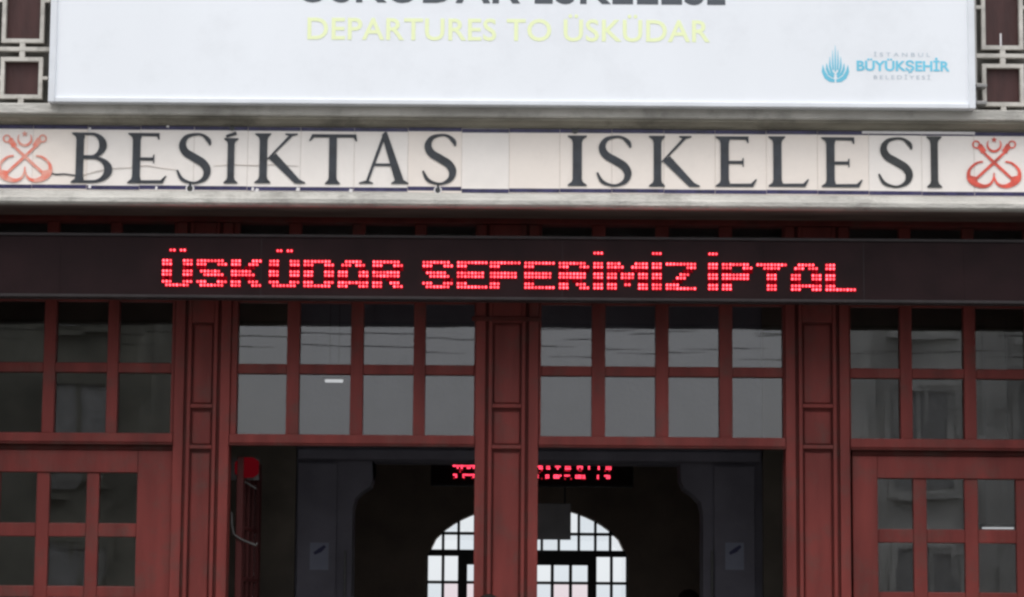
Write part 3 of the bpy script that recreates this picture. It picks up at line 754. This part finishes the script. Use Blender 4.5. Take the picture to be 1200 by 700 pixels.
gB(83.5, 132, 155.5, 214.5)
gE(149, 195.5, 156, 215)
gS(206, 248, 156, 215.5)
gI(262, 279, 162, 215)
gK(298, 358, 156.5, 215)
gT(363, 417, 157.5, 216)
gA(421, 479, 156, 215.5)
gS(494, 535.5, 157, 216.5)
gI(665, 688, 159, 218)
gS(698, 741, 159, 218.5)
gK(760, 820, 159.5, 219)
gE(838, 887, 160, 219)
gL(900, 948, 160, 219)
gE(962, 1011, 161, 219.5)
gS(1028, 1070.5, 161, 220, m='ink_black')
gI(1086, 1104, 160, 220, m='ink_black')
def disc(name, m, px_, py_, r, y0, y1, sq=1.0):
    p = at(px_, py_, YT); n = 14
    return MB().prism([(p.x + r * math.cos(2 * math.pi * i / n), p.z + r * sq * math.sin(2 * math.pi * i / n)) for i in range(n)], y0, y1).build(name, m, TS)
for px_, py_, r in ((222.5, 221, .026), (513, 223, .024)):
    disc('cedilla_halo', M['white'], px_, py_, r, YT - .001, YT + .002)
    disc('cedilla', M['ink_black'], px_, py_, r * .68, YT - .002, YT - .0012, 1.1)
    a = at(px_, py_ - 6, YT); b = at(px_ + 1, py_ - 1, YT)
    MB().strip([(a.x, a.z), (b.x, b.z)], [.012, .018], YT - .0028, YT - .0022).build('cedilla', M['ink'], TS)
for px_, py_, r in ((272, 150.5, .015), (674, 153, .020), (1095, 153.5, .020)):
    disc('dot', M['ink_black'], px_, py_, r, YT - .0025, YT + .001)
p, q = at(265, 160, YT), at(277, 156, YT); MB().strip([(p.x, p.z), (q.x, q.z)], [.016, .02], YT - .0005, YT1).build('dot', M['ink'], TS)
# chips in the navy borders
for px_, py_ in ((183, 220.5), (196.5, 147.5), (296, 221.5), (301, 223), (349, 222), (105, 218.6), (105, 151.5), (411, 223.5)):
    p = at(px_, py_, YT); w_ = random.uniform(.007, .013)
    MB().prism([(p.x - w_, p.z - .008), (p.x + w_ * .7, p.z - .012), (p.x + w_, p.z + .008), (p.x - w_ * .4, p.z + .012)], YT + .0008, YT + .003).build('glaze_chip', M['white'], TS)
# crack running from the left emblem under the first letters
def crack(pts, w, m, y=0):
    q = [at(a, b, YT) for a, b in pts]; MB().strip([(p.x, p.z) for p in q], w, YT + .0006 + y, YT + .004).build('crack', m, TS)
crack([(59, 203), (66, 204.5), (75, 204), (88, 205.5)], [.006, .009, .008, .008], M['ink'])
crack([(97, 205), (112, 201), (130, 197.5), (150, 196.5), (172, 194), (190, 197), (207, 199)], [.002, .003, .002, .0015, .003, .002, .001], M['grout'])
crack([(250, 194), (275, 193), (300, 194), (318, 193), (350, 194.5)], [.001, .002, .003, .002, .001], M['grout'])
# anchor emblems
def emblem(cx, cy, m, k=1.0):
    mb = MB(); cnt = [0]
    def y(): cnt[0] += 1; return YT - .00005 * cnt[0]
    def q(x, yy): p = at(cx + x * k, cy + yy * k, YT); return (p.x, p.z)
    U = .0050 * k
    for s in (-1, 1):
        mb.strip([q(s * 19, -18), q(0, 0), q(-s * 23, 21)], [2.6 * U, 3.6 * U, 3.2 * U], y(), YT1)
        mb.strip([q(s * 17, -21), q(s * 12, -12)], [5 * U, 7 * U], y(), YT1)
        ring = [q(s * 21 + 4 * math.cos(t), -21 + 4 * math.sin(t)) for t in [i * math.pi / 6 for i in range(13)]]
        mb.strip(ring, [1.6 * U] * 13, y(), YT1)
        pts = cr([(-s * 13, -1, 1.6), (-s * 21, 1, 2.6), (-s * 29, 9, 3.4), (-s * 29, 19, 5.5), (-s * 22, 25, 6.5), (-s * 12, 28, 4.5), (-s * 4, 25, 3.0), (0, 17, 1.8)])
        mb.strip([q(a, b) for a, b, c in pts], [c * U for a, b, c in pts], y(), YT1)
        mb.prism([q(-s * 30, 15), q(-s * 20, 17), q(-s * 19, 27), q(-s * 27, 26)], y(), YT1)
    mb.strip([q(0, 12), q(0, 20)], [1.2 * U, 2.2 * U], y(), YT1)
    arc = [q(8 * math.sin(t), -21 + 8 * math.cos(t) * -1 * -1) for t in [R(-125 + 250 * i / 12) for i in range(13)]]
    mb.strip(arc, [(.6 + 2.4 * math.sin(math.pi * i / 12)) * U for i in range(13)], y(), YT1)
    st = [q((3.6 if i % 2 == 0 else 1.5) * math.sin(i * math.pi / 5), -26.5 - (3.6 if i % 2 == 0 else 1.5) * math.cos(i * math.pi / 5)) for i in range(10)]
    mb.prism(st, y(), YT1)
    return mb.build('anchor_emblem', m, TS)
emblem(1165, 190.5, M['red'])
e = emblem(29, 183.5, M['red_faded']); e['label'] = 'faded and flaking crossed anchors emblem'

# ================================================================ red LED display
YL = -.65
LB = thing('led_board', 'long black electronic display with red running text hung across the entrance', 'display board', (0, YL, led0))
bx('housing', M['board'], LB, -3.64, 3.68, YL, YL + .11, led0 + .018, led1 - .018)
bx('back_cover', M['metal_back'], LB, -3.64, 3.68, YL + .1105, YL + .116, led0 + .02, led1 - .02)
bx('trim_bar', M['board_trim'], LB, -3.65, 3.69, YL - .012, YL + .12, led0, led0 + .017, .003)
bx('trim_bar', M['board_trim'], LB, -3.65, 3.69, YL - .012, YL + .12, led1 - .017, led1, .003)
for x in (-1.90, -.03, 1.88): bx('bracket', M['dark_metal'], LB, x - .02, x + .02, YL + .121, -.026, (led0 + led1) / 2, (led0 + led1) / 2 + .04)
for i in range(12):
    x = -3.3 + i * .6
    bx('module_seam', M['board_trim'] if i % 3 == 0 else M['board'], LB, x - .0012, x + .0012, YL - .0015, YL - .0002, led0 + .019, led1 - .019)
G = {
'U': ['111000111'] * 7 + ['011111110'],
'S': ['111111110', '111000111', '111000000', '011111100', '001111110', '000000111', '111000111', '011111110'],
'K': ['111000111', '111001110', '111011100', '111111000', '111111100', '111011100', '111001110', '111000111'],
'D': ['111111110', '111000111', '111000111', '111000111', '111000111', '111000111', '111000111', '111111110'],
'A': ['001111100', '011101110', '011000110', '111000111', '111000111', '111000111', '111111111', '111000111'],
'R': ['111111110', '111000111', '111000111', '111111110', '111111110', '111011100', '111001110', '111000111'],
'E': ['111111111', '111000000', '111000000', '111111110', '111111110', '111000000', '111000000', '111111111'],
'F': ['111111111', '111000000', '111000000', '111111110', '111111110', '111000000', '111000000', '111000000'],
'I': ['111'] * 8,
'M': ['111100001111', '111110011111', '111110011111', '111011110111', '111011110111', '111001100111', '111001100111', '111000000111'],
'Z': ['111111111', '000000111', '000001110', '000011100', '000111000', '001110000', '111100000', '111111111'],
'P': ['111111110', '111000111', '111000111', '111111110', '111111110', '111000000', '111000000', '111000000'],
'T': ['111111111', '001111100', '000111000', '000111000', '000111000', '000111000', '000111000', '000111000'],
'L': ['111000000'] * 6 + ['111000000', '111111111'],
}
seq = [('U', 0, 2), ('S', 10, 0), ('K', 20, 0), ('U', 31, 2), ('D', 41, 0), ('A', 51, 0), ('R', 61, 0), ('S', 75.5, 0), ('E', 85.5, 0), ('F', 95, 0), ('E', 105, 0), ('R', 115, 0),
       ('I', 125, 1), ('M', 129, 0), ('I', 142, 1), ('Z', 146, 0), ('I', 158.3, 1), ('P', 162.3, 0), ('T', 172.3, 0), ('A', 182.3, 0), ('L', 192.3, 0)]
p0 = at(192, 305, YL); p1 = at(1001, 305 + 6, YL); pitch = (p1.x - p0.x) / 200.3
zrow0 = Z(600, 308.5, YL); rp = 4.16 / 198.2
def dot(mb, x, z, r, d=.007):
    n = 6; vs = []; y0 = YL - d
    vs = [(x + r * math.cos(math.pi * 2 * i / n), y0, z + r * math.sin(math.pi * 2 * i / n)) for i in range(n)] + [(x + r * 1.05 * math.cos(math.pi * 2 * i / n), YL - .0003, z + r * 1.05 * math.sin(math.pi * 2 * i / n)) for i in range(n)]
    mb.add(vs, [tuple(range(n))[::-1]] + [(i, (i + 1) % n, (i + 1) % n + n, i + n) for i in range(n)])
for ch, c0, dots in seq:
    mb = MB()
    rows = G[ch]
    for r, line in enumerate(rows):
        for c, v in enumerate(line):
            if v != '1': continue
            dimrow = r in (2, 5)
            cx, cz = p0.x + (c0 + c) * pitch, zrow0 - r * rp
            mb.m = 3 if dimrow else 2; mb.box(cx - .0097, cx + .0097, YL - .004, YL - .0005, cz - .0102, cz + .0102)  # square of painted glow around each diode
            mb.m = 1 if dimrow else 0
            if not dimrow: dot(mb, cx, cz, .0064, .013)
            elif random.random() < .5: dot(mb, cx, cz, .003, .006)
    # accents three rows up
    for c in ({2: [2, 3, 5, 6], 1: [0, 1, 2]}.get(dots, [])):
        mb.m = 0; dot(mb, p0.x + (c0 + c + (0 if dots == 1 else .0)) * pitch, zrow0 + 3 * rp, .0055, .013)
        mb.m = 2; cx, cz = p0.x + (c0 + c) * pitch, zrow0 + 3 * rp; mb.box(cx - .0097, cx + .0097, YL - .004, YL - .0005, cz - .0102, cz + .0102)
    mb.build('lit_letter', [M['led'], M['led_dim'], M['lens'], M['glow_dim']], LB)

# ================================================================ people
def person(loc, label, rot, hh=1.74, coat='coat', grp=None):
    P = thing('person', label, 'person', (0, 0, 0), grp); s = hh / 1.74
    def skinned(name, m, V, E, rad, lev=2):
        me = bpy.data.meshes.new(name); me.from_pydata([tuple(Vector(v) * s) for v in V], E, [])
        o = bpy.data.objects.new(name, me); COL.objects.link(o); o.parent = P
        sk = o.modifiers.new('skin', 'SKIN'); sk.use_smooth_shade = True
        lay = me.skin_vertices[0] if me.skin_vertices else None
        if lay is None:
            b = bmesh.new(); b.from_mesh(me); b.verts.layers.skin.verify(); b.to_mesh(me); b.free(); lay = me.skin_vertices[0]
        for i, r in enumerate(rad): lay.data[i].radius = (r[0] * s, r[1] * s) if isinstance(r, tuple) else (r * s, r * s)
        lay.data[0].use_root = True
        su = o.modifiers.new('sub', 'SUBSURF'); su.levels = lev; su.render_levels = lev
        me.materials.append(M[m]); return o
    V = [(0, 0, .95), (0, .01, 1.15), (0, 0, 1.38), (0, 0, 1.47), (0, -.01, 1.55), (0, -.012, 1.63),
         (.19, 0, 1.40), (.27, .02, 1.14), (.19, -.14, .98), (-.19, 0, 1.40), (-.27, .02, 1.14), (-.19, -.14, .98),
         (.10, 0, .88), (.10, -.01, .50), (.10, .02, .09), (.10, -.12, .04), (-.10, 0, .88), (-.10, -.01, .50), (-.10, .02, .09), (-.10, -.12, .04)]
    E = [(0, 1), (1, 2), (2, 3), (3, 4), (4, 5), (2, 6), (6, 7), (7, 8), (2, 9), (9, 10), (10, 11), (0, 12), (12, 13), (13, 14), (14, 15), (0, 16), (16, 17), (17, 18), (18, 19)]
    rad = [(.13, .1), (.12, .095), (.13, .09), .05, (.07, .085), (.072, .092), .055, .042, .032, .055, .042, .032, .085, .058, .042, .035, .085, .058, .042, .035]
    skinned('body', 'skin', V, E, rad)
    Vc = [(0, 0, .92), (0, .01, 1.15), (0, 0, 1.37), (0, 0, 1.44), (.20, 0, 1.395), (.275, .02, 1.14), (.20, -.13, .99), (-.20, 0, 1.395), (-.275, .02, 1.14), (-.20, -.13, .99), (0, 0, .72)]
    Ec = [(0, 1), (1, 2), (2, 3), (2, 4), (4, 5), (5, 6), (2, 7), (7, 8), (8, 9), (0, 10)]
    skinned('coat', coat, Vc, Ec, [(.19, .14), (.165, .13), (.16, .115), (.075, .075), .075, .062, .055, .075, .062, .055, (.20, .15)])
    Vt = [(0, 0, .90), (.10, 0, .86), (.10, -.01, .50), (.10, .01, .08), (-.10, 0, .86), (-.10, -.01, .50), (-.10, .01, .08)]
    skinned('trousers', 'jeans', Vt, [(0, 1), (1, 2), (2, 3), (0, 4), (4, 5), (5, 6)], [.12, .10, .075, .065, .10, .075, .065])
    h = MB(); h.ball((0, 0, 0), .085, .105, .095, 20, 14)
    vs = []
    for x, y, z in h.v:
        k = 1 + .035 * math.sin(x * 90 + y * 60) * math.cos(z * 80 + x * 40)
        if y < -.02 and z < .03: k *= .86
        vs.append((x * k * s, (y * k + .012) * s, (z * k + 1.655) * s))
    h.v = vs; o = h.build('hair', M['hair'], None, 0, True); o.parent = P
    f = MB(); f.ball((0, -.105 * s, 1.60 * s), .012 * s, .016 * s, .022 * s, 8, 6); o = f.build('nose', M['skin'], None, 0, True); o.parent = P
    for sx in (-1, 1):
        f = MB(); f.ball((sx * .03 * s, -.09 * s, 1.625 * s), .010 * s, .008 * s, .007 * s, 8, 6); o = f.build('eye', M['ink_black'], None, 0, True); o.parent = P
        f = MB(); f.ball((sx * .078 * s, 0, 1.61 * s), .010 * s, .02 * s, .03 * s, 8, 6); o = f.build('ear', M['skin'], None, 0, True); o.parent = P
    P.location = loc; P.rotation_euler = (0, 0, R(rot)); return P
p = at(573, 692, -.25)
person((p.x, -.25, .004), 'dark haired person by the middle red post, only the crown of the head showing', 10, p.z - .035)
p = at(806, 692, 4.4)
person((p.x, 4.4, .06), 'person deep in the dark hall between the arched window and right pilaster', -20, p.z - .06)

# ================================================================ the square behind the camera (seen in the panes)
def block(label, x0, x1, y0, y1, h, m, nx, nz, pil=False, roof='b_roof'):
    """building whose +y side faces the terminal"""
    B = thing('apartment_building', label, 'building', ((x0 + x1) / 2, (y0 + y1) / 2, 0))
    bx('wall', M[m], B, x0, x1, y0, y1, 0, h)
    bx('cornice', M['b_pale' if pil else m], B, x0 - .3, x1 + .3, y0 - .3, y1 + .35, h + .001, h + .45)
    MB().prism([(x0 - .2, h + .452), (x1 + .2, h + .452), (x1 - 2, h + 2.2), (x0 + 2, h + 2.2)], y0, y1).build('roof', M[roof], B)
    fw, fh = (x1 - x0) / nx, (h - .8) / nz
    for i in range(nx):
        for j in range(nz):
            a = x0 + fw * (i + .28); b = x0 + fw * (i + .72); c = .8 + fh * (j + .18) - .3; d = c + fh * .62
            Wn = thing_part('window', B)
            o = bx('pane', M['b_glass'], None, a, b, y1 + .01, y1 + .03, c, d); o.parent = Wn
            fr = MB().box(a - .12, a, y1 + .002, y1 + .12, c - .1, d + .1).box(b, b + .12, y1 + .002, y1 + .12, c - .1, d + .1).box(a, b, y1 + .003, y1 + .12, d, d + .1).box(a - .14, b + .14, y1 + .001, y1 + .22, c - .22, c - .101).box((a + b) / 2 - .04, (a + b) / 2 + .04, y1 + .03, y1 + .08, c, d)
            o = fr.build('frame', M['b_pale'] if pil else M['b_dark'], None); o.parent = Wn
            Wn.parent = B; Wn.location = -Vector(B.location)
        if pil:
            o = bx('pilaster', M['b_pale'], B, x0 + fw * i - .25, x0 + fw * i + .25, y1 + .004, y1 + .35, 0, h - .1)
    return B
block('dark brown apartment block across the square, mirrored in the left panes', -27, -7.4, -46, -36, 17, 'b_dark', 7, 5)
block('grey stone block with pilasters across the square, mirrored in the right panes', 7.2, 26, -47, -37, 14, 'b_grey', 7, 4, True)
block('low pale block farther right across the square', 27.5, 46, -50, -38, 11, 'b_pale', 6, 3)
# utility poles carrying the wires reflected in the upper panes
poles = []
for x, lab in ((-13, 'utility pole on the left of the square behind the camera'), (13.5, 'utility pole on the right of the square behind the camera')):
    U_ = thing('utility_pole', lab, 'pole', (x, -30, 0), 'utility poles across the square')
    MB().tube([(x, -30, 0), (x, -30, 8.2)], [.16, .10], 10).build('mast', M['b_dark'], U_, 0, True)
    bx('crossarm', M['b_dark'], U_, x - .06, x + .06, -31, -29, 7.75, 7.87)
for i, (za, zb, sag) in enumerate(((7.85, 6.9, .25), (7.0, 7.45, .45), (6.75, 6.5, .20))):
    pts = [(-13 + 26.5 * t, -30 + (i - 1) * .5, za + (zb - za) * t - sag * 4 * t * (1 - t)) for t in [k / 24 for k in range(25)]]
    o = MB().tube(pts, .0095, 5).build('power_cable', M['cable'], None)
    tag(o, ('upper', 'middle', 'lower')[i] + ' black cable strung between the two utility poles', 'cable', 'cables over the square')

for px_, s_ in ((404, 1), (834.5, -1)):  # strips added to draw the highlight along the portal edges
    a, b, c, d = rect(px_ - 1.3, 645, px_ + 1.3, 700, YP - .07)
    bx('edge_highlight_strip', M['dim_metal'], T, a, b, YP - .075, YP - .052, .05, d, .002)
